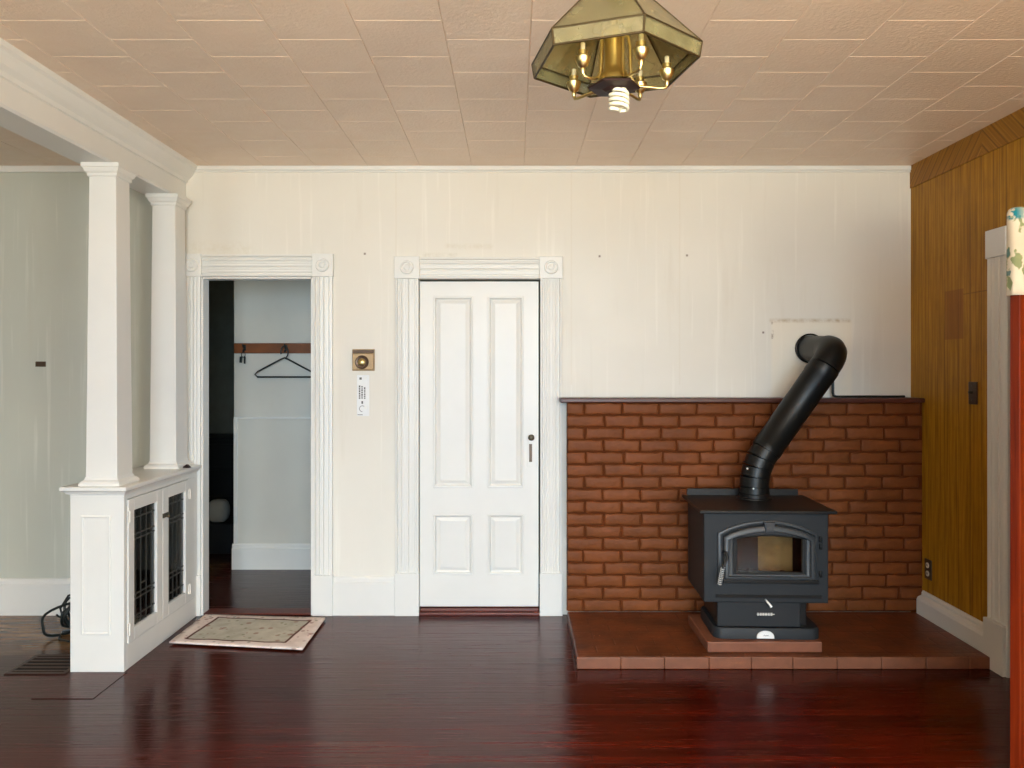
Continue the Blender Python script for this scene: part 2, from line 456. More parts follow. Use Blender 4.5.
# right wall with a doorway (hall side room beyond)
DY0, DY1, DZ = 2.86, 3.73, 2.05
b = B()
b.box(XR, XR+.1, DY1, WB, 0, CZ); b.box(XR, XR+.1, DY0, DY1, DZ, CZ); b.box(XR, XR+.1, -.5, DY0, 0, CZ); b.box(XR, XR+.1, REAR, -1.7, 0, CZ); b.box(XR, XR+.1, -1.7, -.5, 0, .72); b.box(XR, XR+.1, -1.7, -.5, 2.38, CZ)
b.build('wall_right', 'panel', kind='structure')
B().box(XR-.006, XR, REAR, WB, CZ-.137, CZ).build('trim_frieze_right', 'panel_diag', kind='structure').name = 'trim_1'
b = B(); b.box(XR+1.5, XR+1.6, 2.0, 4.8, 0, CZ); b.box(XR+.1, XR+1.5, 4.7, 4.8, 0, CZ); b.box(XR+.1, XR+1.5, 2.0, 2.1, 0, CZ)
b.build('wall_side_room', 'hall', kind='structure')
# rear wall with window openings
wins = ((-4.6, -3.4), (-1.05, -.05), (.20, 1.20))
b = B(); xs = [XL-.1] + [v for q in wins for v in q] + [XR+.1]
for i in range(0, len(xs), 2): b.box(xs[i], xs[i+1], REAR-.12, REAR, 0, CZ)
for q in wins: b.box(q[0], q[1], REAR-.12, REAR, 0, .75); b.box(q[0], q[1], REAR-.12, REAR, 2.35, CZ)
b.build('wall_rear', 'wall', kind='structure')
for i, q in enumerate(wins):
    fr = B()
    for (a0, a1, z0, z1) in ((q[0]-.1, q[0], .65, 2.45), (q[1], q[1]+.1, .65, 2.45), (q[0], q[1], 2.35, 2.45), (q[0], q[1], .68, .75)):
        fr.box(a0, a1, REAR-.06, REAR+.015, z0, z1)
    m = (q[0]+q[1])/2
    fr.box(q[0], q[1], REAR-.06, REAR-.03, 1.53, 1.57); fr.box(m-.012, m+.012, REAR-.06, REAR-.03, .75, 2.35)
    fr.build('window_%d' % (i+1), 'white', bevel=.003, kind='structure')

fr = B()
for (a0, a1, z0, z1) in ((-1.8, -1.7, .62, 2.48), (-.5, -.4, .62, 2.48), (-1.7, -.5, 2.38, 2.48), (-1.7, -.5, .65, .72)): fr.box(XR-.02, XR+.06, a0, a1, z0, z1)
fr.box(XR+.03, XR+.06, -1.7, -.5, 1.53, 1.57)
fr.build('window_4', 'white', bevel=.003, kind='structure')

# hall behind the left doorway
HB, HX = 5.77, -2.100
b = B()
b.box(HX, -.9, HB, HB+.1, 0, CZ)
b.box(-.9, -.8, WB+WT, HB+.1, 0, CZ)
b.build('wall_hall', 'hall', kind='structure')
b = B()
b.box(HX, HX+.1, HB+.1, 8.0, 0, CZ); b.box(-3.6, HX+.1, 8.0, 8.1, 0, CZ); b.box(-3.7, -3.6, WB+WT, 8.1, 0, CZ)
b.build('wall_far_room', 'dark_room', kind='structure')
B().box(-.8, XR+.2, WB+WT+.6, WB+WT+.7, 0, CZ).build('wall_closet', 'dark_room', kind='structure')  # unseen wall added behind the closed door to block light at its gap
b = B(); b.box(HX, -.9, HB-.012, HB, 1.125, 1.14); b.box(HX+.0, HX+.03, HB-.014, HB, .19, 1.13)
b.build('trim_2', 'white', bevel=.003, kind='structure')

def baseboard(name, x0, x1, y, h, flip=1, mat='white'):
    pr = [(0,0),(0,h),(.008,h),(.014,h-.012),(.014,h-.028),(.022,h-.036),(.022,0)]
    return B().prism(pr, lambda u, v, t_: (t_, y-u, v), x0, x1).build(name, mat, kind='structure')
baseboard('baseboard_back', -1.10, -.72, WB, .232)
baseboard('baseboard_back_left', XL, -2.05, WB, .22)
baseboard('baseboard_hall', HX-.01, -.9, HB, .19)
pr = [(0,0),(0,.19),(.008,.19),(.014,.178),(.014,.165),(.036,.155),(.044,.14),(.044,0)]
B().prism(pr, lambda u, v, t_: (XR-u, t_, v), DY1+.15, WB-.15).build('baseboard_right', 'white', kind='structure')
# picture-rail bead at the ceiling
b = B(); b.box(-1.95, XR, WB-.016, WB, CZ-.028, CZ); b.box(-1.95, XR, WB-.010, WB, CZ-.040, CZ-.028)
b.build('trim_3', 'white', bevel=.004, kind='structure')
b = B(); b.box(XL, -2.17, WB-.016, WB, CZ-.04, CZ)
b.build('trim_4', 'white', bevel=.004, kind='structure')

# colonnade beam with a stepped crown
pr = [(-2.16,2.515),(-2.16,CZ),(-1.925,CZ),(-1.93,2.715),(-1.942,2.705),(-1.95,2.69),(-1.965,2.668),(-1.985,2.65),(-1.99,2.632),(-2.0,2.628),(-2.0,2.545),(-1.99,2.54),(-1.99,2.525),(-2.0,2.515)]
B().prism(pr, lambda u, v, t_: (u, t_, v), REAR, WB).build('trim_5', 'white', kind='structure')

# fluted casing with corner blocks and plinths
def flute_profile(wd):
    p = [(0,0),(0,.026),(.012,.029),(.016,.016),(.022,.016),(.026,.021)]
    n = 2; a = .030; bnd = (wd-.06)/n
    for i in range(n):
        u = a+i*bnd
        p += [(u+.001,.022),(u+bnd*.18,.0225),(u+bnd*.25,.0145),(u+bnd*.5,.0165),(u+bnd*.75,.0145),(u+bnd*.82,.0225),(u+bnd-.001,.022)]
    p += [(wd-.026,.021),(wd-.022,.016),(wd-.016,.016),(wd-.012,.029),(wd,.026),(wd,0)]
    return p
def casing(name, xl0, xl1, xr0, xr1, ztop, zh, plh, f, jamb, ros=True):
    """f(u, depth, z) places a point; u along the wall, depth out of the wall"""
    b = B()
    for u0, u1 in ((xl0, xl1), (xr0, xr1)):
        b.prism(flute_profile(u1-u0), lambda u, v, t_: f(u0+u, v, t_), plh, ztop)
    b.prism(flute_profile(zh-ztop-.006), lambda u, v, t_: f(t_, v, ztop+.002+u), xl1, xr0)
    if jamb:
        for u0, u1 in ((xl1-.004, xl1+.001), (xr0-.001, xr0+.004)):
            pass
    root = b.build(name, 'white', kind='structure')
    for u0, u1 in ((xl0, xl1), (xr0, xr1)):
        p = B(); A = f(u0-.004, 0, 0); Bp = f(u1+.004, .034 if ros else .046, plh)
        p.box(min(A[0],Bp[0]), max(A[0],Bp[0]), min(A[1],Bp[1]), max(A[1],Bp[1]), 0, plh)
        p.build('plinth_block', 'white', root, bevel=.003)
        c = B(); A = f(u0-.006, 0, ztop); Bp = f(u1+.006, .034, zh)
        c.box(min(A[0],Bp[0]), max(A[0],Bp[0]), min(A[1],Bp[1]), max(A[1],Bp[1]), ztop, zh)
        c.build('corner_block', 'white', root, bevel=.003)
        if not ros: continue
        r = B(); cu = (u0+u1)/2; cz = (ztop+zh)/2
        prof = [(.001,.044),(.014,.043),(.019,.036),(.027,.036),(.031,.044),(.038,.044),(.043,.033)]
        rings = [[f(cu+rr*math.cos(2*PI*k/28), hh, cz+rr*math.sin(2*PI*k/28)) for k in range(28)] for rr, hh in prof]
        r.loft(rings).build('rosette', 'white', root, smooth=True)
    return root
fb = lambda u, d, z: (u, WB-d, z)
casing('trim_6', -2.002, D0[0]-.003, D0[1]+.003, -1.103, 2.057, 2.196, .245, fb, True)
casing('trim_7', -.720, D1[0]-.0, D1[1]+.0, .290, 2.046, 2.180, .258, fb, True)
fr_ = lambda u, d, z: (XR-d-.0065, u, z)
casing('trim_8', DY0-.15, DY0-.002, DY1+.002, DY1+.15, DZ, DZ+.14, .245, fr_, True, False)
# jamb linings
b = B(); b.box(D0[0]-.002, D0[0]+.012, WB-.02, WB+WT, 0, D0[2]); b.box(D0[1]-.012, D0[1]+.002, WB-.02, WB+WT, 0, D0[2]); b.box(D0[0], D0[1], WB-.02, WB+WT, D0[2]-.012, D0[2])
b.build('trim_9', 'white', bevel=.002, kind='structure')
b = B(); b.box(XR-.035, XR+.1, DY1-.012, DY1, 0, DZ); b.box(XR-.035, XR+.1, DY0, DY0+.012, 0, DZ); b.box(XR-.035, XR+.1, DY0, DY1, DZ-.012, DZ)
b.build('trim_10', 'white', bevel=.002, kind='structure')
b = B(); b.box(D0[0]+.012, D0[1]-.012, WB-.015, WB+WT+.02, 0, .012); b.build('trim_11', 'threshold', bevel=.004, kind='structure')
b = B(); b.box(D1[0], D1[1], WB-.025, WB+WT, 0, .018); b.box(D1[0]+.01, D1[1]-.01, WB-.005, WB+WT, .018, .038); b.build('trim_12', 'threshold', bevel=.004, kind='structure')
# floor saddle board under the colonnade
b = B(); b.box(-2.185, -1.905, 3.48, 3.788, 0, .0025); b.build('trim_13', 'floor', bevel=.001, kind='structure')

# ------------------------------------------------------------------ closed four-panel door
def panel_door(px, pz, W, H, y0, th, mat, name):
    """panels: recessed with mouldings. px,pz lists of (a,b)"""
    b = B()
    xs = sorted({0, W, *[v for q in px for v in q]}); zs = sorted({0, H, *[v for q in pz for v in q]})
    for i in range(len(xs)-1):
        for j in range(len(zs)-1):
            isp = (xs[i], xs[i+1]) in px and (zs[j], zs[j+1]) in pz
            if not isp: b.box(xs[i], xs[i+1], y0, y0+th, zs[j], zs[j+1])
    for (a0, a1) in px:
        for (c0, c1) in pz:
            def ring(e, yy): return [(a0+e, yy, c0+e), (a1-e, yy, c0+e), (a1-e, yy, c1-e), (a0+e, yy, c1-e)]
            b.loft([ring(0, y0), ring(.004, y0-.004), ring(.012, y0-.003), ring(.018, y0+.010), ring(.024, y0+.012), ring(.045, y0+.005)], caps=False)
            b.quad(ring(.045, y0+.005)); b.quad(ring(0, y0+th))
    bmesh.ops.remove_doubles(b.bm, verts=b.bm.verts[:], dist=1e-5)
    return b
dx0, dx1 = D1[0]+.004, D1[1]-.010
W = dx1-dx0; sdoor = 163.8
def dpx(x): return (x-514)/sdoor - dx0
zb = .046
pz = [(CH+(371-575.4)/sdoor-zb, CH+(371-514.2)/sdoor-zb), (CH+(371-488)/sdoor-zb, CH+(371-296)/sdoor-zb)]
px = [(dpx(433), dpx(472.8)), (dpx(487.6), dpx(523.6))]
d = panel_door(px, pz, W, 2.042-zb-.010, 0, .035, 'white', 'door_1').build('door_1', 'white', kind='structure', loc=(dx0, WB+.012, zb))
esc = B(); cx = dpx(530.6); cz = CH+(371-453)/sdoor-zb
esc.box(cx-.020, cx+.020, -.004, 0, cz-.085, cz+.125)
esc.build('lock_plate', 'white', d, bevel=.003)
kb = B(); kb.lathe([(.009,0),(.016,-.004),(.020,-.014),(.018,-.024),(.008,-.030)], (cx+.004, -.004, cz+.095), 'Y', 20)
kb.build('knob_spindle', 'old_metal', d, smooth=True)['label'] = 'worn dark metal spindle'
kh = B(); kh.box(cx-.009, cx+.009, -.0065, -.004, cz-.055, cz+.055)
kh.build('keyhole', 'plate_dark', d, bevel=.004)['label'] = 'dark slot of the mortise lock'

# ------------------------------------------------------------------ brick wall and hearth
BX0, BX1, BY = .315, XR, 4.55
hz = .061
ch = .0728; nl = 17; top = hz+nl*ch
root = thing('brick_surround', 'low brown painted brick wall with flat cap behind the wood stove', 'brick wall', (0,0,0))
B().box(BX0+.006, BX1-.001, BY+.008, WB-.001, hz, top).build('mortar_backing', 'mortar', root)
b = B()
for c in range(nl):
    z0 = hz+c*ch+.004; z1 = hz+(c+1)*ch-.007
    x = BX0 - (.0 if c % 2 else .113) + random.uniform(-.006, .006)
    while x < BX1:
        L = .222+random.uniform(-.008, .008)
        a, e = max(x, BX0), min(x+L-.012, BX1-.001)
        if e-a > .02:
            def J(s=.0025): return random.uniform(-s, s)
            yo = BY+random.uniform(.001, .004); n = .006
            nx = max(2, int((e-a)/.035)); ring = []
            for i in range(nx+1): ring.append((a+(e-a)*i/nx+J(.003), z0+J(.0035)))
            ring += [(e+J(), (z0+z1)/2)]
            for i in range(nx, -1, -1): ring.append((a+(e-a)*i/nx+J(.003), z1+J(.0035)))
            ring += [(a+J() if a > BX0 else a, (z0+z1)/2)]
            cxm, czm = (a+e)/2, (z0+z1)/2
            def sh(p, k): 
                dx = p[0]-cxm; dz = p[1]-czm
                return (cxm + dx*(1-k/((e-a)/2)), czm + dz*(1-k/((z1-z0)/2)))
            b.loft([[(p[0], BY+.03, p[1]) for p in ring], [(p[0], yo+.005, p[1]) for p in ring],
                    [(sh(p,.003)[0], yo+.0015, sh(p,.003)[1]) for p in ring], [(sh(p,.008)[0], yo, sh(p,.008)[1]) for p in ring]])
        x += L
b.build('brick_face', 'brick', root, smooth=True)
b = B(); b.box(.272, XR-.001, BY-.028, WB-.002, top, top+.026)
b.build('cap_board', 'brick_cap', root, bevel=.006)['label'] = 'thin dark red-brown cap board'
HR = 2.372
root = thing('hearth', 'low raised brown brick hearth slab under the wood stove', 'hearth', (0,0,0))
B().box(.315, HR, 3.835, 4.548, .004, hz).build('paving', 'hearth_top', root, bevel=.005)
b = B(); xx = .313
while xx < HR-.03:
    L = min(.215+random.uniform(-.01,.01), HR-xx); b.box(xx, xx+L-.002, 3.826, 3.86, .001, hz-.002+random.uniform(0,.002)); xx += L
b.build('edging_brick', 'hearth_edge', root, bevel=.004)

# ------------------------------------------------------------------ stove board, stove
b = B(); b.box(-.29, .29, 0, .44, 0, .054)
o = b.build('stove_board', 'board', bevel=.005, loc=(1.268, 3.885, hz+.001)); tag(o, 'reddish brown tiled slab on the hearth, directly under the black stove', 'stove board')

SX, SY, SZ = 1.285, 3.92, .116
ST = thing('wood_stove', 'charcoal grey cast wood stove with arched glass door on pedestal', 'stove', (SX, SY, SZ), math.radians(-2.0))
def rrect(x0, x1, y0, y1, r, n=5):
    pts = []
    for cx_, cy_, a0 in ((x1-r,y0+r,-90),(x1-r,y1-r,0),(x0+r,y1-r,90),(x0+r,y0+r,180)):
        for i in range(n+1):
            a = math.radians(a0+90*i/n); pts.append((cx_+r*math.cos(a), cy_+r*math.sin(a)))
    return pts
zz = lambda y: CH-(y-371)/196.2-SZ          # photo row at the stove front -> local height
# base skirt
b = B(); P = rrect(-.262, .280, .0, .385, .05)
b.loft([[(u, v, .001) for u, v in P], [(u, v, .046) for u, v in P], [(u*.985, .006+v*.98, .056) for u, v in P]])
b.build('base_skirt', 'iron', ST, smooth=True)
# badge on the skirt
b = B(); q = [(.045*math.cos(PI*i/16), .040*math.sin(PI*i/16)**.8 if 0 < i < 16 else 0) for i in range(17)]
b.loft([[(u-.003, -.001, .006+v) for u, v in q], [(u*.93-.003, -.006, .007+v*.95) for u, v in q]])
bd = b.build('badge', 'badge', ST, smooth=False); bd['label'] = 'white half-round maker badge'
b = B()
for i in range(3): b.tube([(-.014+i*.009, -.0065, .020), (-.010+i*.009, -.0065, .026), (-.006+i*.009, -.0065, .020)], .0012, 6)
b.build('badge_mark', 'ink', bd)
# pedestal with ash drawer
pb_ = B(); pb_.box(-.235, .222, .05, .37, .056, .190); pb_.build('pedestal', 'iron_dark', ST, bevel=.006)
dr = B(); dr.box(-.243, .178, .012, .06, .060, zz(598.5)); dr = dr.build('ash_drawer', 'iron', ST, bevel=.005)
b = B(); b.box(-.243, .178, .006, .014, zz(600.5), zz(598)); b.build('drawer_lip', 'iron_dark', dr, bevel=.001)
b = B()
b.tube([(-.045,.008,zz(614.8)), (.045,.008,zz(614.8))], .0022, 8)
for i in range(6): b.box(-.042+i*.0135, -.034+i*.0135, .006, .012, zz(616.2), zz(613.4))
b.build('drawer_nameplate', 'steel', dr)['label'] = 'thin silver lettering strip'
b = B(); b.tube([(-.004,.012,zz(599.5)), (-.002,-.016,zz(600)), (.012,-.026,zz(603.5)), (.019,-.030,zz(605.5))], [.004,.005,.007,.007], 12)
b.build('damper_knob', 'steel', ST, smooth=True)['label'] = 'small bright steel air control knob'
# body as a firebox with a window opening
x0, x1, zb0, zt = -.314, .314, zz(603), zz(512.5)
gx0, gx1, gz0, gz1 = -.165, .195, zz(574), zz(534)
rq = lambda a0, a1, c0, c1, yy: [(a0,yy,c0),(a1,yy,c0),(a1,yy,c1),(a0,yy,c1)]
b = B(); b.loft([rq(x0,x1,zb0,zt,.43), rq(x0,x1,zb0,zt,.0), rq(gx0,gx1,gz0,gz1,.0), rq(gx0,gx1,gz0,gz1,.02), rq(x0+.02,x1-.02,zb0+.03,zt-.03,.02), rq(x0+.02,x1-.02,zb0+.03,zt-.03,.40)])
b.build('stove_body', 'iron', ST, bevel=.005)
b = B(); b.box(.015, .205, .22, .24, gz0-.05, gz1+.02); b.build('firebrick', 'firebrick', ST, bevel=.003)
b = B(); b.box(-.290, .015, .20, .24, gz0-.05, gz1+.02); b.box(.205, .290, .26, .29, gz0-.05, gz1+.02); b.box(-.29,.29,.02,.3,gz0-.06,gz0-.045)
b.build('firebox_lining', 'soot', ST, bevel=.002)
b = B()
for i in range(26):
    cx_, cy_ = random.uniform(-.13,.14), random.uniform(.05,.2); r = random.uniform(.012,.028)
    b.lathe([(r,0),(r*.9,r*.5),(r*.5,r*.9),(.001,r)], (cx_, cy_, gz0-.045), 'Z', 8)
o = b.build('ash_bed', 'ash', ST, smooth=True); o['kind'] = 'stuff'
# door: cast arched frame
def arch(w0, w1, zl, zs, zp, n=14):
    """polygon: left x w0, right x w1, bottom zl, shoulder zs, peak zp"""
    pts = [(w0, zl), (w1, zl)]
    for i in range(n+1):
        s = i/n; xx_ = w1+(w0-w1)*s; pts.append((xx_, zs+(zp-zs)*math.sin(PI*s)**.8 if 0 < i < n else zs))
    return pts
lu = lambda u: (690+u/6.827-766.1)/196.2
lv = lambda v: zz(500+v/6.827)
sd = bpy.data.objects
OUT = arch(lu(190), lu(858), lv(545), lv(225), lv(138))
MID = arch(lu(228), lu(838), lv(528), lv(246), lv(170))
IN1 = arch(lu(262), lu(802), lv(512), lv(272), lv(212))
IN2 = arch(lu(285), lu(785), lv(505), lv(262), lv(228))
GL = arch(lu(318), lu(765), lv(492), lv(262), lv(244))
b = B()
R = lambda P, y: [(u, y, v) for u, v in P]
b.loft([R(OUT, -.001), R(OUT, -.012), R(arch(lu(196), lu(852), lv(540), lv(228), lv(144)), -.015), R(arch(lu(212), lu(846), lv(534), lv(238), lv(156)), -.015), R(MID, -.006),
        R(MID, -.028), R(arch(lu(236), lu(830), lv(524), lv(252), lv(180)), -.034), R(arch(lu(254), lu(810), lv(516), lv(268), lv(205)), -.034),
        R(IN1, -.022), R(IN2, -.020), R(arch(lu(292), lu(778), lv(502), lv(262), lv(233)), -.026), R(GL, -.012), R(GL, .022)], caps=False)
sdoor_ = b.build('stove_door', 'iron_trim', ST, smooth=True)
b = B(); b.loft([R(GL, -.006), R(GL, -.002)]); b.build('glass_pane', 'stove_glass', sdoor_)
b = B(); kx0, kx1 = lu(488), lu(570)
b.loft([[(kx0, -.03, lv(142)), (kx1, -.03, lv(142)), (kx1-.010, -.03, lv(214)), (kx0+.010, -.03, lv(214))],
        [(kx0+.002, -.042, lv(144)), (kx1-.002, -.042, lv(144)), (kx1-.012, -.042, lv(211)), (kx0+.012, -.042, lv(211))]])
b.box(kx0+.014, kx1-.014, -.045, -.04, lv(200), lv(158))
b.build('keystone', 'iron_trim', sdoor_, bevel=.002)
b = B(); b.box(lu(222), lu(868), -.024, -.0, lv(558), lv(540)); b.box(lu(222), lu(868), -.018, -.0, lv(566), lv(558)); b.build('door_sill', 'iron_dark', sdoor_, bevel=.002)
for zc in (lv(262), lv(312), lv(500)): B().lathe([(.006,-.014),(.007,-.012),(.007,.012),(.006,.014)], (lu(882), -.012, zc), 'Z', 14).build('hinge', 'iron_dark', sdoor_, smooth=True)
b = B()
b.lathe([(.010,-.034),(.012,-.030),(.012,.0)], (lu(232), -.012, lv(355)), 'Y', 14)
b.tube([(lu(232), -.048, lv(348)), (lu(240), -.062, lv(378)), (lu(218), -.070, lv(415)), (lu(204), -.074, lv(442))], [.008,.006,.006,.006], 10)
hd = b.build('door_handle', 'iron_dark', sdoor_, smooth=True)
b = B(); hp = []
A0 = Vector((lu(204), -.074, lv(440))); A1 = Vector((lu(180), -.080, lv(550)))
for i in range(90):
    a = i/89; c_ = A0.lerp(A1, a); ang = a*2*PI*9; rr = .0095
    hp.append((c_.x+rr*math.cos(ang), c_.y+rr*math.sin(ang), c_.z))
b.tube(hp, .0030, 6)
b.build('coil_grip', 'steel', ST, smooth=True)['label'] = 'silver wire coil grip of the door handle'
b = B(); b.tube([A0, A1], .004, 8); b.build('grip_core', 'iron_dark', ST)
b = B(); b.box(lu(178), lu(892), -.006, .002, lv(668), lv(648)); b.build('air_slot', 'void', ST, bevel=.001)  # air slot as a black strip, its shadow line painted in
b = B(); b.box(-.343, .343, -.045, .46, zt, zt+.016); b.build('top_plate', 'iron_dark', ST, bevel=.004)
b = B(); b.box(-.315, .31, .450, .462, zt+.010, zt+.052); b.box(-.30,.30,.432,.452,.25,zt); b.build('rear_shield', 'iron_dark', ST, bevel=.002)
b = B(); b.lathe([(.098,0),(.095,.006),(.082,.008),(.081,.028),(.084,.030),(.078,.032)], (.034, .345, zt+.015), 'Z', 32); b.bm.free()

# ------------------------------------------------------------------ stove pipe
PX, PY = 1.331, 4.26
z0 = SZ+zt+.018
SP = thing('stove_pipe', 'black metal stovepipe slanting up from the stove to the wall', 'stovepipe', (PX, PY, z0))
pr_ = .0785
E1 = Vector((0, 0, .955-z0)); E2 = Vector((1.793-PX, .02, 1.600-z0)); E3 = Vector((1.797-PX, WB-PY-.006, 1.622-z0))
def elbow(a, c, bb, L, n):
    """points rounding corner c between a and bb"""
    p = c+(a-c).normalized()*L; q = c+(bb-c).normalized()*L; out = []
    for i in range(n+1):
        s = i/n; out.append(p*(1-s)**2 + c*2*s*(1-s) + q*s*s)
    return out
e1 = elbow(Vector((0,0,.0)), E1, E2, .11, 4)
e2 = elbow(E1, E2, E3, .115, 5)
def ribbed(pts, name, gored=True):
    b = B(); b.tube(pts, pr_, 32); o = b.build(name, 'pipe', SP, smooth=True)
    return o
b = B(); b.lathe([(.096,0),(.094,.006),(.0815,.008),(.0815,.026),(.084,.028),(.079,.030)], (0,0,0), 'Z', 32); b.build('flue_collar', 'iron_dark', SP, smooth=True)
o = B(); o.tube([Vector((0,0,.005)), e1[0]], [pr_+.003, pr_], 32); o = o.build('pipe_section', 'pipe', SP, smooth=True)
b = B()
for p, q in zip(e1, e1[1:]): b.tube([p, p.lerp(q,.04), p.lerp(q,.08), q], [pr_+.0035, pr_+.0035, pr_+.0005, pr_], 32)
b.build('pipe_elbow', 'pipe', SP, smooth=True)
o = B(); m_ = e1[-1].lerp(e2[0], .06); m2_ = e1[-1].lerp(e2[0], .88)
o.tube([e1[-1], m_, m_+(e2[0]-e1[-1])*.005, m2_, m2_+(e2[0]-e1[-1])*.005, e2[0]], [pr_+.004, pr_+.0055, pr_+.0035, pr_+.0045, pr_+.007, pr_+.007], 32); o.build('pipe_section', 'pipe', SP, smooth=True)
b = B(); b.tube(e2, pr_+.0045, 32)
b.build('pipe_elbow', 'pipe', SP, smooth=True)
b = B(); b.tube([e2[-1], E3], pr_, 32); b.build('pipe_section', 'pipe', SP, smooth=True)
b = B(); b.lathe([(.084,-.022),(.086,-.018),(.0855,-.004),(.086,0)], (E3.x, E3.y, E3.z), 'Y', 32, caps=False)
b.tube([(E3.x+.086*math.cos(2*PI*i/40), E3.y-.02, E3.z+.086*math.sin(2*PI*i/40)) for i in range(40)], .005, 8, closed=True)
b.build('wall_ring', 'pipe', SP, smooth=True)
for p, ang in ((e1[-1], 200), (e1[0], 250), (Vector((0,0,.0)), 240), (e1[2], 215)):
    a = math.radians(ang); B().lathe([(.001,-.003),(.005,-.002),(.005,.002)], (p.x+(pr_+.005)*math.cos(a), p.y+(pr_+.005)*math.sin(a), p.z), 'Y', 10).build('screw', 'steel', SP)
# thin black rod behind the pipe
b = B(); zc = top+.026
b.tube([(1.916,4.62,1.56),(1.916,4.62,zc+.03),(1.920,4.62,zc+.012),(1.94,4.62,zc+.006),(2.30,4.63,zc+.006),(2.36,4.65,zc+.006)], .008, 10)
tag(b.build('black_rod', 'black_plastic', smooth=True), 'thin black bent rod standing on the brick cap behind the stovepipe elbow', 'rod')

# ------------------------------------------------------------------ built-in cabinet of the half wall
CX0, CX1, CY0, CY1, CT = -2.188, -1.922, 3.79, 4.655, .868
CB = thing('glass_door_cabinet', 'white half-wall cabinet with two leaded glass doors', 'cabinet', (CX0, CY0, 0))
L_ = lambda x, y: (x-CX0, y-CY0)
wX, wY = CX1-CX0, CY1-CY0
b = B()
b.box(0, wX, 0, .03, 0, CT)                          # end wall
b.box(0, .02, .03, wY, 0, CT)                        # back side
b.box(.02, wX, wY-.02, wY, 0, CT)
b.box(.02, wX-.02, .03, wY-.02, .08, .10); b.box(.02, wX-.02, .03, wY-.02, CT-.02, CT)
b.box(wX-.02, wX, .03, wY-.02, 0, .125); b.box(wX-.02, wX, .03, wY-.02, .848, CT)
b.box(wX-.02, wX, 4.54-CY0, wY-.02, .125, .848)
b.build('carcass', 'white', CB, bevel=.003)
b = B(); b.box(.02, .03, .03, wY-.02, .10, CT-.02); b.box(.03, wX-.03, .03, wY-.02, .375, .392); b.box(.03, wX-.02, .03, wY-.02, .10, .106)
b.box(.03, .17, .36, .46, .106, .37); 
b.build('shelf_lining', 'cab_in', CB, bevel=.002)
# recessed end panel
b = B(); a0, a1, c0, c1 = -2.131-CX0, -1.988-CX0, .185, .772
def ringp(e, yy): return [(a0+e, yy, c0+e), (a1-e, yy, c0+e), (a1-e, yy, c1-e), (a0+e, yy, c1-e)]
b.loft([ringp(0, .001), ringp(0, -.006), ringp(.005, -.008), ringp(.010, -.006), ringp(.012, -.001)], caps=False); b.quad(ringp(.012, -.001))
b.build('end_panel', 'white', CB)
# moulded ledge
pr = [(0, CT), (0.0, CT+.008), (.012, CT+.012), (.016, CT+.022), (.024, CT+.026), (.030, CT+.032), (.030, CT+.046), (.026, CT+.050)]
b = B(); rings = []
for o_, z_ in pr: rings.append([(-o_, -o_*1.3-.0, z_), (wX+o_, -o_*1.3, z_), (wX+o_, wY, z_), (-o_, wY, z_)])
b.loft(rings); b.build('ledge', 'white', CB)
def leaded_door(ya, yb, gya, gyb, hinge_at):
    za, zb_ = .128, .845; ga, gb = .193, .783
    b = B(); X0, X1 = wX-.02, wX+.006
    b.box(X0, X1, ya, gya, za, zb_); b.box(X0, X1, gyb, yb, za, zb_); b.box(X0, X1, gya, gyb, za, ga); b.box(X0, X1, gya, gyb, gb, zb_)
    dd = b.build('door', 'white', CB, bevel=.003)
    g = B(); g.box(wX-.012, wX-.009, gya, gyb, ga, gb); g.build('glass_pane', 'cab_glass', dd)
    l = B(); wv = gyb-gya; r = .0027
    for f in (.16, .38, .62, .84): l.box(wX-.014, wX-.007, gya+wv*f-r, gya+wv*f+r, ga, gb)
    for z_ in (ga+.045, ga+.13, ga+.155, gb-.155, gb-.13, gb-.045): l.box(wX-.0145, wX-.0065, gya, gyb, z_-r, z_+r)
    l.box(wX-.0145, wX-.0065, gya+wv*.38, gya+wv*.62, (ga+gb)/2-.1-r, (ga+gb)/2-.1+r)
    l.build('lead_grid', 'lead', dd)
    for z_ in (.20, .76):
        h = B(); h.box(wX+.006, wX+.010, hinge_at-.014, hinge_at+.014, z_-.028, z_+.028); h.tube([(wX+.011, hinge_at, z_-.03), (wX+.011, hinge_at, z_+.03)], .005, 10)
        h.build('hinge', 'hinge', dd, bevel=.001)
leaded_door(3.812-CY0+.012, 4.193-CY0, 3.883-CY0, 4.129-CY0, 3.812-CY0+.012)
leaded_door(4.197-CY0, 4.538-CY0, 4.268-CY0, 4.488-CY0, 4.538-CY0)
b = B(); cy = 4.222-CY0
b.box(wX+.006, wX+.012, cy-.03, cy+.035, .682, .706); b.tube([(wX+.010, cy-.015, .694), (wX+.030, cy-.015, .694)], .006, 12)
b.lathe([(.004,.022),(.010,.026),(.011,.034),(.005,.040)], (wX, cy-.015, .694), 'X', 14); b.tube([(wX+.016, cy+.03, .70), (wX+.018, cy-.02, .69)], .004, 8)
b.build('latch', 'old_metal', CB, bevel=.001)['label'] = 'small dark metal latch'
LZ = CT+.050

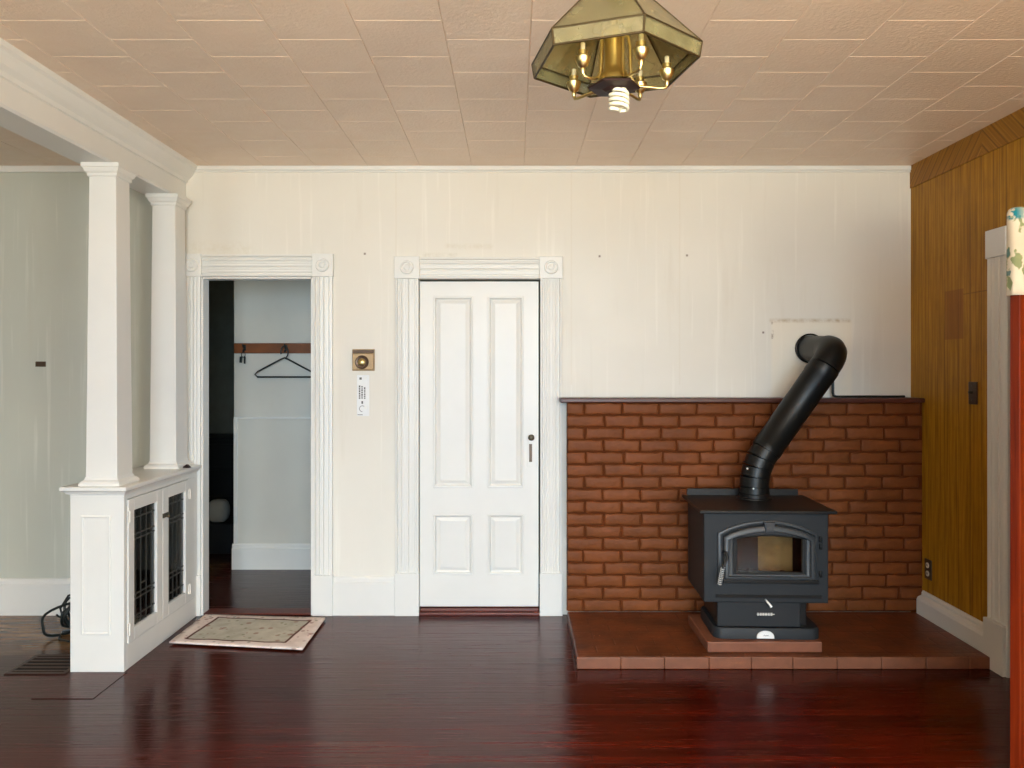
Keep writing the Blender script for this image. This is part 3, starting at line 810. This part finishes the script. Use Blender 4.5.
# tapered square columns
def column(yc, label):
    H = 2.515-LZ
    C = thing('square_column', label, 'column', (-2.043, yc, LZ), 0, 'square columns of the colonnade')
    def sq(h, z): return [(-h,-h,z),(h,-h,z),(h,h,z),(-h,h,z)]
    b = B(); b.loft([sq(.078, .03), sq(.067, H-.05)]); b.build('shaft', 'white', C, bevel=.003)
    b = B(); b.loft([sq(.101, 0), sq(.101, .010), sq(.095, .020), sq(.083, .028), sq(.079, .042)]); b.build('base_moulding', 'white', C)
    b = B(); b.loft([sq(.070, H-.065), sq(.074, H-.060), sq(.074, H-.048), sq(.082, H-.040), sq(.090, H-.022), sq(.094, H-.020), sq(.094, H)]); b.build('capital', 'white', C)
    return C
c1_ = column(3.885, 'tapered white square column standing at the near end of the half wall')
copy_thing(c1_, (-2.043, 4.552, LZ), 'tapered white square column at the far end of the half wall, against the back wall')

# small dark wedge on the ledge
b = B(); b.loft([[(-.022,-.012,0),(.020,-.014,0),(.024,.012,0),(-.018,.014,0)], [(-.016,-.008,.010),(.002,-.010,.022),(.006,.008,.020),(-.012,.010,.009)]])
b.build('wood_chip', 'cup_dark', bevel=.002, loc=(-1.915, 4.50, LZ+.001)); tag(bpy.data.objects['wood_chip'], 'tiny dark brown chip lying on the cabinet ledge beside the far column', 'chip')

# ------------------------------------------------------------------ floor mat
mc = Vector((-1.497, 4.365, 0))
cs = [Vector((-1.868,4.165,0)), Vector((-1.118,4.062,0)), Vector((-1.122,4.575,0)), Vector((-1.862,4.640,0))]
b = B(); N = 26; Mm = 18
rt = math.atan2(cs[1].y-cs[0].y, cs[1].x-cs[0].x)*.8
grid = []
for j in range(Mm+1):
    row = []
    for i in range(N+1):
        s, q = i/N, j/Mm
        p = (cs[0]*(1-s)+cs[1]*s)*(1-q)+(cs[3]*(1-s)+cs[2]*s)*q - mc
        p.x, p.y = p.x*math.cos(-rt)-p.y*math.sin(-rt), p.x*math.sin(-rt)+p.y*math.cos(-rt)
        row.append((p.x, p.y, .0075+.0018*math.sin(i*.9+j*.5)*math.sin(j*.7)))
    grid.append(row)
V = [[b.bm.verts.new(p) for p in r] for r in grid]
for j in range(Mm):
    for i in range(N): b.bm.faces.new((V[j][i], V[j][i+1], V[j+1][i+1], V[j+1][i]))
o = b.build('floor_mat', 'rug', smooth=True, loc=mc, rotz=rt)
sm = o.modifiers.new('thick', 'SOLIDIFY'); sm.thickness = .008; sm.offset = -1
o.location.z = .003
tag(o, 'small beige floral mat on the floor before the open doorway', 'mat')

# ------------------------------------------------------------------ floor vent
V_ = thing('floor_vent', 'brown slatted metal vent set in the floor beside the half wall', 'vent', (-2.345, 3.89, 0))
b = B(); x0, x1, y0, y1 = -.15, .15, -.13, .13
b.box(x0, x1, y0, y0+.022, 0, .005); b.box(x0, x1, y1-.022, y1, 0, .005); b.box(x0, x0+.022, y0+.022, y1-.022, 0, .005); b.box(x1-.022, x1, y0+.022, y1-.022, 0, .005)
b.build('frame', 'vent', V_, bevel=.001)
B().box(x0+.02, x1-.02, y0+.02, y1-.02, .0003, .0012).build('duct', 'void', V_)
for i in range(5):
    y_ = y0+.022+(i+.5)*(.216/5); B().box(x0+.022, x1-.022, y_-.010, y_+.006, .0015, .005).build('slat', 'vent', V_, bevel=.001)

# ------------------------------------------------------------------ black cable tangle behind the half wall
b = B(); rnd = random.Random(3)
for k in range(20):
    cx_, cy_ = rnd.uniform(-.07,.07), rnd.uniform(-.07,.07); r0 = rnd.uniform(.07,.13); tl = rnd.uniform(.5,1.3); yaw = rnd.uniform(0, PI)
    pts = []
    for i in range(28):
        a = 2*PI*i/28; u = r0*math.cos(a)*(1+.15*math.sin(3*a+k)); v = r0*math.sin(a)*math.sin(tl)+r0*math.sin(tl)
        pts.append((cx_+u*math.cos(yaw), cy_+u*math.sin(yaw)+.05*math.sin(a+k), .008+max(0, v*1.0)))
    b.tube(pts, .0075, 8, closed=True)
b.tube([(-.02,0,.22),(-.09,-.02,.20),(-.13,-.03,.13),(-.12,-.02,.06),(-.14,-.05,.10)], .006, 8)
b.tube([(0,0,.01),(-.10,-.06,.008),(-.05,-.18,.008),(.03,-.22,.008)], .005, 8)
tag(b.build('cable_coil', 'black_plastic', smooth=True, loc=(-2.46, 4.42, 0)), 'tangled coil of black cable on the floor behind the half wall', 'cable')

# ------------------------------------------------------------------ thermostat, label, wall plates
TH = thing('thermostat', 'square brass thermostat with round dial on the wall between doors', 'thermostat', (-.915, WB, 1.427+.0))
cz = CH+(371-360)/164-1.427
b = B(); b.box(-.070, .066, -.008, 0, cz-.066, cz+.066); b.build('back_plate', 'brass_old', TH, bevel=.002)
b = B(); b.box(-.066, .062, -.028, -.008, cz-.060, cz+.040); b.build('body', 'brass_old', TH, bevel=.004)
b = B(); b.box(-.064, .064, -.034, -.008, cz+.042, cz+.060); b.build('top_bar', 'plate_dark', TH, bevel=.002)
b = B(); b.lathe([(.040,0),(.041,-.010),(.036,-.014),(.027,-.012),(.026,-.006)], (-.006, -.028, cz-.014), 'Y', 32); b.build('dial_ring', 'plate_dark', TH, smooth=True)
b = B(); b.lathe([(.024,0),(.023,-.008),(.012,-.015),(.001,-.017)], (-.006, -.034, cz-.014), 'Y', 28); b.build('dial', 'brass', TH, smooth=True)
LB = thing('wall_label', 'narrow white printed strip on the wall right under the thermostat', 'label', (-.924, WB, 1.21))
b = B(); b.box(-.034, .042, -.003, 0, 0, .250); b.build('strip', 'paper', LB, bevel=.001)
b = B(); rnd = random.Random(5)
for k, xx_ in enumerate((-.017, -.002, .014)):
    z_ = .105
    while z_ < .178:
        h_ = rnd.uniform(.004, .013); b.box(xx_-.0045, xx_+.0045, -.0036, -.003, z_, z_+h_); z_ += h_+.003
b.box(-.006, .004, -.0036, -.003, .075, .092)
b.build('printed_text', 'ink', LB)
b = B(); b.tube([(.018*math.cos(a/20*2*PI), -.003, .045+.018*math.sin(a/20*2*PI)) for a in range(16)], .0018, 6)
b.build('printed_ring', 'ink', LB)
B().box(-.018, -.004, -.0036, -.003, .222, .236).build('printed_mark', 'ink', LB); B().box(-.03, .002, -.0036, -.003, .006, .010).build('printed_mark', 'ink', LB)
for zc in (.232, .052): B().lathe([(.010,0),(.010,-.002),(.006,-.003)], (.018, -.003, zc), 'Y', 16).build('pin', 'badge', LB)
SW = thing('light_switch', 'dark brown metal toggle switch plate high on the wood panelling', 'light switch', (XR-.0, 4.045, 1.31))
b = B(); b.box(-.009, -.001, -.037, .037, 0, .118); b.build('plate', 'plate_dark', SW, bevel=.003)
b = B(); b.box(-.030, -.008, -.006, .006, .056, .070); b.build('toggle', 'old_metal', SW, bevel=.002)
for z_ in (.022, .096): B().lathe([(.004,0),(.005,-.003),(.002,-.004)], (-.008, 0, z_), 'X', 10).build('screw', 'old_metal', SW)
OT = thing('power_outlet', 'brown outlet plate with two sockets low on the panelling', 'outlet', (XR, 4.485, .27))
b = B(); b.box(-.007, -.001, -.036, .036, 0, .116); b.build('plate', 'plate_dark', OT, bevel=.002)
for z_ in (.034, .082):
    b = B(); b.lathe([(.016,0),(.016,-.004),(.014,-.005)], (-.007, 0, z_), 'X', 20); s_ = b.build('socket', 'outlet', OT, smooth=False)
    b = B(); b.box(-.0130, -.0118, -.007, -.004, z_-.005, z_+.006); b.box(-.0130, -.0118, .004, .007, z_-.005, z_+.006); b.build('slot', 'void', s_)
b = B(); b.box(-.032, .032, -.004, 0, -.016, .016); o = b.build('wall_jack', 'plate_dark', bevel=.002, loc=(-2.885, WB-.001, 1.527))
tag(o, 'tiny dark rectangular plate on the grey wall at far left', 'wall plate')

# ------------------------------------------------------------------ coat rail and hanger in the hall
b = B(); b.box(HX+.005, -.95, -.022, -.001, 0, .076); CR = thing('coat_rail', 'long brown wooden coat rail on the hall wall', 'coat rail', (0, HB, 1.617))
b.build('rail', 'coat_wood', CR, bevel=.004)
for hx in (-2.013, -1.704, -1.36, -1.06):
    h = B(); h.tube([(hx,-.022,.052),(hx,-.05,.046),(hx,-.062,.058),(hx,-.064,.070)], .004, 8); h.tube([(hx,-.022,.030),(hx,-.040,.014),(hx,-.052,.008),(hx,-.060,.022)], .004, 8)
    h.box(hx-.010, hx+.010, -.026, -.021, .020, .062); h.build('hook', 'black_plastic', CR, smooth=True)
hx = (284-514)/133.3+.022
b = B(); hzz = 1.617
R_ = .030
pts = [(hx+R_*math.cos(a), HB-.064, hzz-.022+R_*1.15*math.sin(a)) for a in [math.radians(v) for v in range(150, -100, -20)]]
pts = [(hx+R_*.9*math.cos(math.radians(v)), HB-.064, hzz+.008+.045*math.sin(math.radians(v))) for v in range(200, -91, -15)]
b.tube(pts, .005, 8)
top_ = hzz-.042; bot = CH+(371-377)/135.
hw = .218
b.tube([(hx, HB-.064, top_+.008), (hx-.03, HB-.064, top_-.005), (hx-hw+.02, HB-.064, bot+.040), (hx-hw, HB-.064, bot+.018), (hx-hw+.018, HB-.064, bot),
        (hx, HB-.064, bot), (hx+hw-.018, HB-.064, bot), (hx+hw, HB-.064, bot+.018), (hx+hw-.02, HB-.064, bot+.040), (hx+.03, HB-.064, top_-.005)], .0065, 8, closed=True)
tag(b.build('clothes_hanger', 'black_plastic', smooth=True), 'black plastic clothes hanger hanging from the brown coat rail', 'hanger')
b = B(); kx = (243-514)/133.3+.02
b.tube([(kx+.014*math.cos(a*PI/8), HB-.052, 1.606+.02*math.sin(a*PI/8)) for a in range(16)], .003, 6, closed=True)
b.loft([[(kx-.026,HB-.056,1.592),(kx-.006,HB-.056,1.594),(kx-.010,HB-.056,1.545),(kx-.028,HB-.056,1.548)], [(kx-.026,HB-.048,1.592),(kx-.006,HB-.048,1.594),(kx-.010,HB-.048,1.545),(kx-.028,HB-.048,1.548)]])
b.loft([[(kx+.004,HB-.056,1.594),(kx+.018,HB-.056,1.592),(kx+.016,HB-.056,1.538),(kx+.004,HB-.056,1.540)], [(kx+.004,HB-.048,1.594),(kx+.018,HB-.048,1.592),(kx+.016,HB-.048,1.538),(kx+.004,HB-.048,1.540)]])
tag(b.build('key_ring', 'black_plastic', bevel=.002), 'small bunch of dark keys on a hook at the left end of the coat rail', 'keys')

# dark furniture in the unlit room past the hall
DS = thing('dresser', 'black low dresser in the dark room beyond the hall', 'dresser', (-2.85, 7.1, 0))
b = B(); b.box(-.45, .45, 0, .45, .06, .84); b.box(-.47, .47, -.02, .47, .84, .87); b.build('case', 'dresser', DS, bevel=.004)
for z_ in (.12, .36, .60):
    o_ = B().box(-.41, .41, -.014, 0, z_, z_+.21).build('drawer', 'dresser', DS, bevel=.003); B().lathe([(.006,-.03),(.012,-.024),(.005,-.014)], (0, 0, z_+.105), 'Y', 12).build('knob', 'steel', o_)
for sx in (-.42, .38):
    for sy in (.02, .39): B().box(sx, sx+.04, sy, sy+.04, 0, .06).build('leg', 'dresser', DS)
b = B(); b.box(-.24, .20, -.18, .18, 0, .24)
tag(b.build('storage_box', 'dresser', bevel=.006, loc=(-2.42, 6.42, 0)), 'black storage box on the floor of the dark room', 'box')
b = B(); P = []
for i in range(9):
    a = PI*i/8; r = math.sin(a); P.append([( .085*math.copysign(abs(math.cos(t2))**.6, math.cos(t2))*max(r,.02)**.5, .07*math.copysign(abs(math.sin(t2))**.6, math.sin(t2))*max(r,.02)**.5, .095*(1-math.cos(a))) for t2 in [2*PI*k/20 for k in range(20)]])
b.loft(P); tag(b.build('cushion', 'sack', smooth=True, loc=(-2.43, 6.33, .241)), 'pale rounded cushion on the black box in the dark room', 'cushion')

# ------------------------------------------------------------------ red stained door standing open at the right, cloth over it
DPx, DPy = XR-.04, DY0+.02
fx, fy = 1.711, 2.600
ang = math.atan2(fy-DPy, fx-DPx); DW = math.hypot(fx-DPx, fy-DPy)
b = panel_door([(.11, DW/2-.04), (DW/2+.04, DW-.11)], [(.22, .80), (.98, 1.86)], DW, 1.99, 0, .0, 'red_wood', 'x') if False else B()
b.box(0, DW, -.018, .018, .012, 2.03)
dr2 = b.build('door_2', 'red_wood', bevel=.003, kind='structure', loc=(DPx, DPy, 0), rotz=ang)
# shift so that the face toward the camera passes the measured corner
n_ = Vector((-math.sin(ang), math.cos(ang)))
if n_.y > 0: n_ = -n_
dr2.location.x -= n_.x*.018; dr2.location.y -= n_.y*.018
for (a0, a1) in ((.10, DW/2-.05), (DW/2+.05, DW-.10)):
    for (c0, c1) in ((.2, .85), (1.0, 1.88)):
        for sgn in (1, -1):
            b = B(); R4 = lambda e, h_: [(a0+e, sgn*h_, c0+e), (a1-e, sgn*h_, c0+e), (a1-e, sgn*h_, c1-e), (a0+e, sgn*h_, c1-e)]
            b.loft([R4(0,.018), R4(.004,.024), R4(.014,.024), R4(.02,.019), R4(.05,.022)], caps=False); b.quad(R4(.05,.022)); b.build('panel', 'red_wood', dr2)
for z_ in (.25, 1.75):
    B().lathe([(.006,-.04),(.007,-.038),(.007,.038),(.006,.04)], (-.002, .0, z_), 'Z', 12).build('hinge', 'old_metal', dr2, smooth=True)
# cloth: profile over the top edge, swept along the door with gentle folds
b = B(); rows = []
def upath(off, zlev, wav):
    pts = []; n1 = 30; ue = DW-.012
    for i in range(n1): u = .05+(ue-.05)*i/n1; pts.append((u, off+wav*.006*(1+math.sin(u*34)), zlev))
    for i in range(13):
        a = PI/2-PI*i/12; pts.append((ue+off*math.cos(a)*1.05+wav*.003*math.sin(5*a), off*math.sin(a), zlev))
    for i in range(n1): u = ue-(ue-.05)*(i+1)/n1; pts.append((u, -off-wav*.006*(1+math.sin(u*31+1)), zlev))
    return pts
for i in range(11):
    zl_ = 1.742+(2.018-1.742)*i/10; rows.append(upath(.0285, zl_, 1-i/10))
for off, zl_ in ((.028,2.026),(.024,2.035),(.016,2.040),(.006,2.042)): rows.append(upath(off, zl_, 0))
b.loft(rows, closed=False, caps=False)
n_ = len(rows[-1])
tv = [v for v in b.bm.verts][-n_:]
b.bm.faces.new(tv)
o = b.build('draped_cloth', 'cloth', smooth=True, loc=dr2.location, rotz=ang); s_ = o.modifiers.new('thick', 'SOLIDIFY'); s_.thickness = .0025; s_.offset = 0
tag(o, 'cream floral cloth draped over the top of the red door', 'cloth')

# ------------------------------------------------------------------ hexagonal glass chandelier
LX, LY = .25, 1.922
CHD = thing('ceiling_lamp', 'hexagonal brass and seeded glass pendant lamp with one spiral bulb', 'pendant lamp', (LX, LY, CZ))
Z = lambda z: z-CZ
a_ = [math.radians(-79+60*k) for k in range(6)]
def hexp(r, z): return [(r*math.cos(a), r*math.sin(a), Z(z)) for a in a_]
RB, RT_, RU = .208, .214, .055
Hb, Ht, Hu = hexp(RB, 2.243), hexp(RT_, 2.279), hexp(RU, 2.440)
for k in range(6):
    j = (k+1) % 6
    for nm, lo, hi in (('skirt_panel', Hb, Ht), ('roof_panel', Ht, Hu)):
        g = B(); P = [Vector(lo[k]), Vector(lo[j]), Vector(hi[j]), Vector(hi[k])]
        nn = (P[1]-P[0]).cross(P[3]-P[0]).normalized()*.0012
        g.loft([[p-nn for p in P], [p+nn for p in P]]); g.build(nm, 'shade_glass', CHD)
fr = B()
for k in range(6):
    j = (k+1) % 6
    fr.tube([Hb[k], Hb[j]], .0030, 8); fr.tube([Ht[k], Ht[j]], .0027, 8); fr.tube([Hu[k], Hu[j]], .0032, 8)
    fr.tube([Hb[k], Ht[k]], .0030, 8); fr.tube([Ht[k], Hu[k]], .0027, 8)
fr.build('shade_frame', 'bronze', CHD, smooth=True)
b = B(); b.lathe([(.056,Z(2.436)),(.058,Z(2.446)),(.045,Z(2.462)),(.022,Z(2.475)),(.012,Z(2.50)),(.006,Z(2.505))], seg=28); b.build('crown_cap', 'brass', CHD, smooth=True)
b = B()
zc = 2.505; k = 0
while zc < 2.70:
    pts = [((.008*math.cos(t2) if k % 2 == 0 else 0), (.008*math.cos(t2) if k % 2 else 0), Z(zc+.013+.015*math.sin(t2))) for t2 in [2*PI*i/14 for i in range(14)]]
    b.tube(pts, .0018, 6, closed=True); zc += .0235; k += 1
b.build('chain', 'brass', CHD, smooth=True)
b = B(); b.lathe([(.062,0),(.062,-.006),(.05,-.016),(.02,-.026),(.006,-.034)], seg=28); b.build('canopy', 'brass', CHD, smooth=True)
# centre column and cup
b = B(); b.lathe([(.010,Z(2.44)),(.010,Z(2.345)),(.024,Z(2.340)),(.030,Z(2.330)),(.028,Z(2.32)),(.024,Z(2.31)),(.024,Z(2.245)),(.027,Z(2.236)),(.034,Z(2.226)),(.041,Z(2.216)),(.043,Z(2.206)),(.038,Z(2.200)),(.020,Z(2.197))], seg=28)
b.build('centre_column', 'brass', CHD, smooth=True)
b = B(); b.lathe([(.064,Z(2.1965)),(.067,Z(2.194)),(.064,Z(2.1905)),(.03,Z(2.188)),(.021,Z(2.182)),(.001,Z(2.182))], seg=6); b.build('drip_plate', 'cup_dark', CHD)
arms = ((.049,-.113,2.236),(-.083,-.055,2.240),(.136,.020,2.238),(-.092,.108,2.240),(.084,.115,2.240))
for ax, ay, az in arms:
    d_ = Vector((ax, ay, 0)); rr = d_.length; u = d_/rr
    P = lambda r, z: tuple(u*r+Vector((0,0,Z(z))))
    zl = az-.028
    A = B(); A.tube([P(.024,2.328), P(.036,2.322), P(.041,2.300), P(.042,2.25), P(.044,zl+.012), P(.052,zl-.004), P(.065,zl-.010), P(rr-.018,zl-.012), P(rr-.004,zl-.010), P(rr,zl)], .0040, 10)
    A = A.build('arm', 'brass', CHD, smooth=True)
    c = B(); c.lathe([(.003,Z(zl-.006)),(.006,Z(zl+.002)),(.0055,Z(zl+.008)),(.012,Z(zl+.013)),(.0175,Z(zl+.026)),(.019,Z(zl+.034)),(.014,Z(zl+.036)),(.011,Z(zl+.040)),(.012,Z(zl+.050)),(.008,Z(zl+.052))], (ax, ay, 0), 'Z', 20); c.build('candle_cup', 'brass', A, smooth=True)
    c = B(); c.lathe([(.006,Z(zl+.051)),(.006,Z(zl+.068)),(.004,Z(zl+.070))], (ax, ay, 0), 'Z', 14); c.build('candle_sleeve', 'candle', A, smooth=True)
BZ = .016; BXo = .012
b = B(); b.lathe([(.012,Z(2.190)+.004),(.0215,Z(2.188)+.004),(.0215,Z(2.176)+BZ),(.018,Z(2.170)+BZ)], (BXo,0,0), seg=20)
bl = b.build('spiral_bulb', 'cfl', CHD, smooth=True); bl['label'] = 'white spiral fluorescent bulb'
for ph in (0, PI):
    b = B(); pts = []
    for i in range(91):
        s = i/90; an = ph+s*2*PI*2.15; r = .0215*(1 if s > .06 else .5+s*8.3); z_ = 2.176-.005-s*.050
        if s > .96: r = .0215*(1-(s-.96)*18)
        pts.append((BXo+r*math.cos(an), r*math.sin(an), Z(z_)+BZ))
    b.tube(pts, .0045, 10); b.build('glass_spiral', 'cfl', bl, smooth=True)
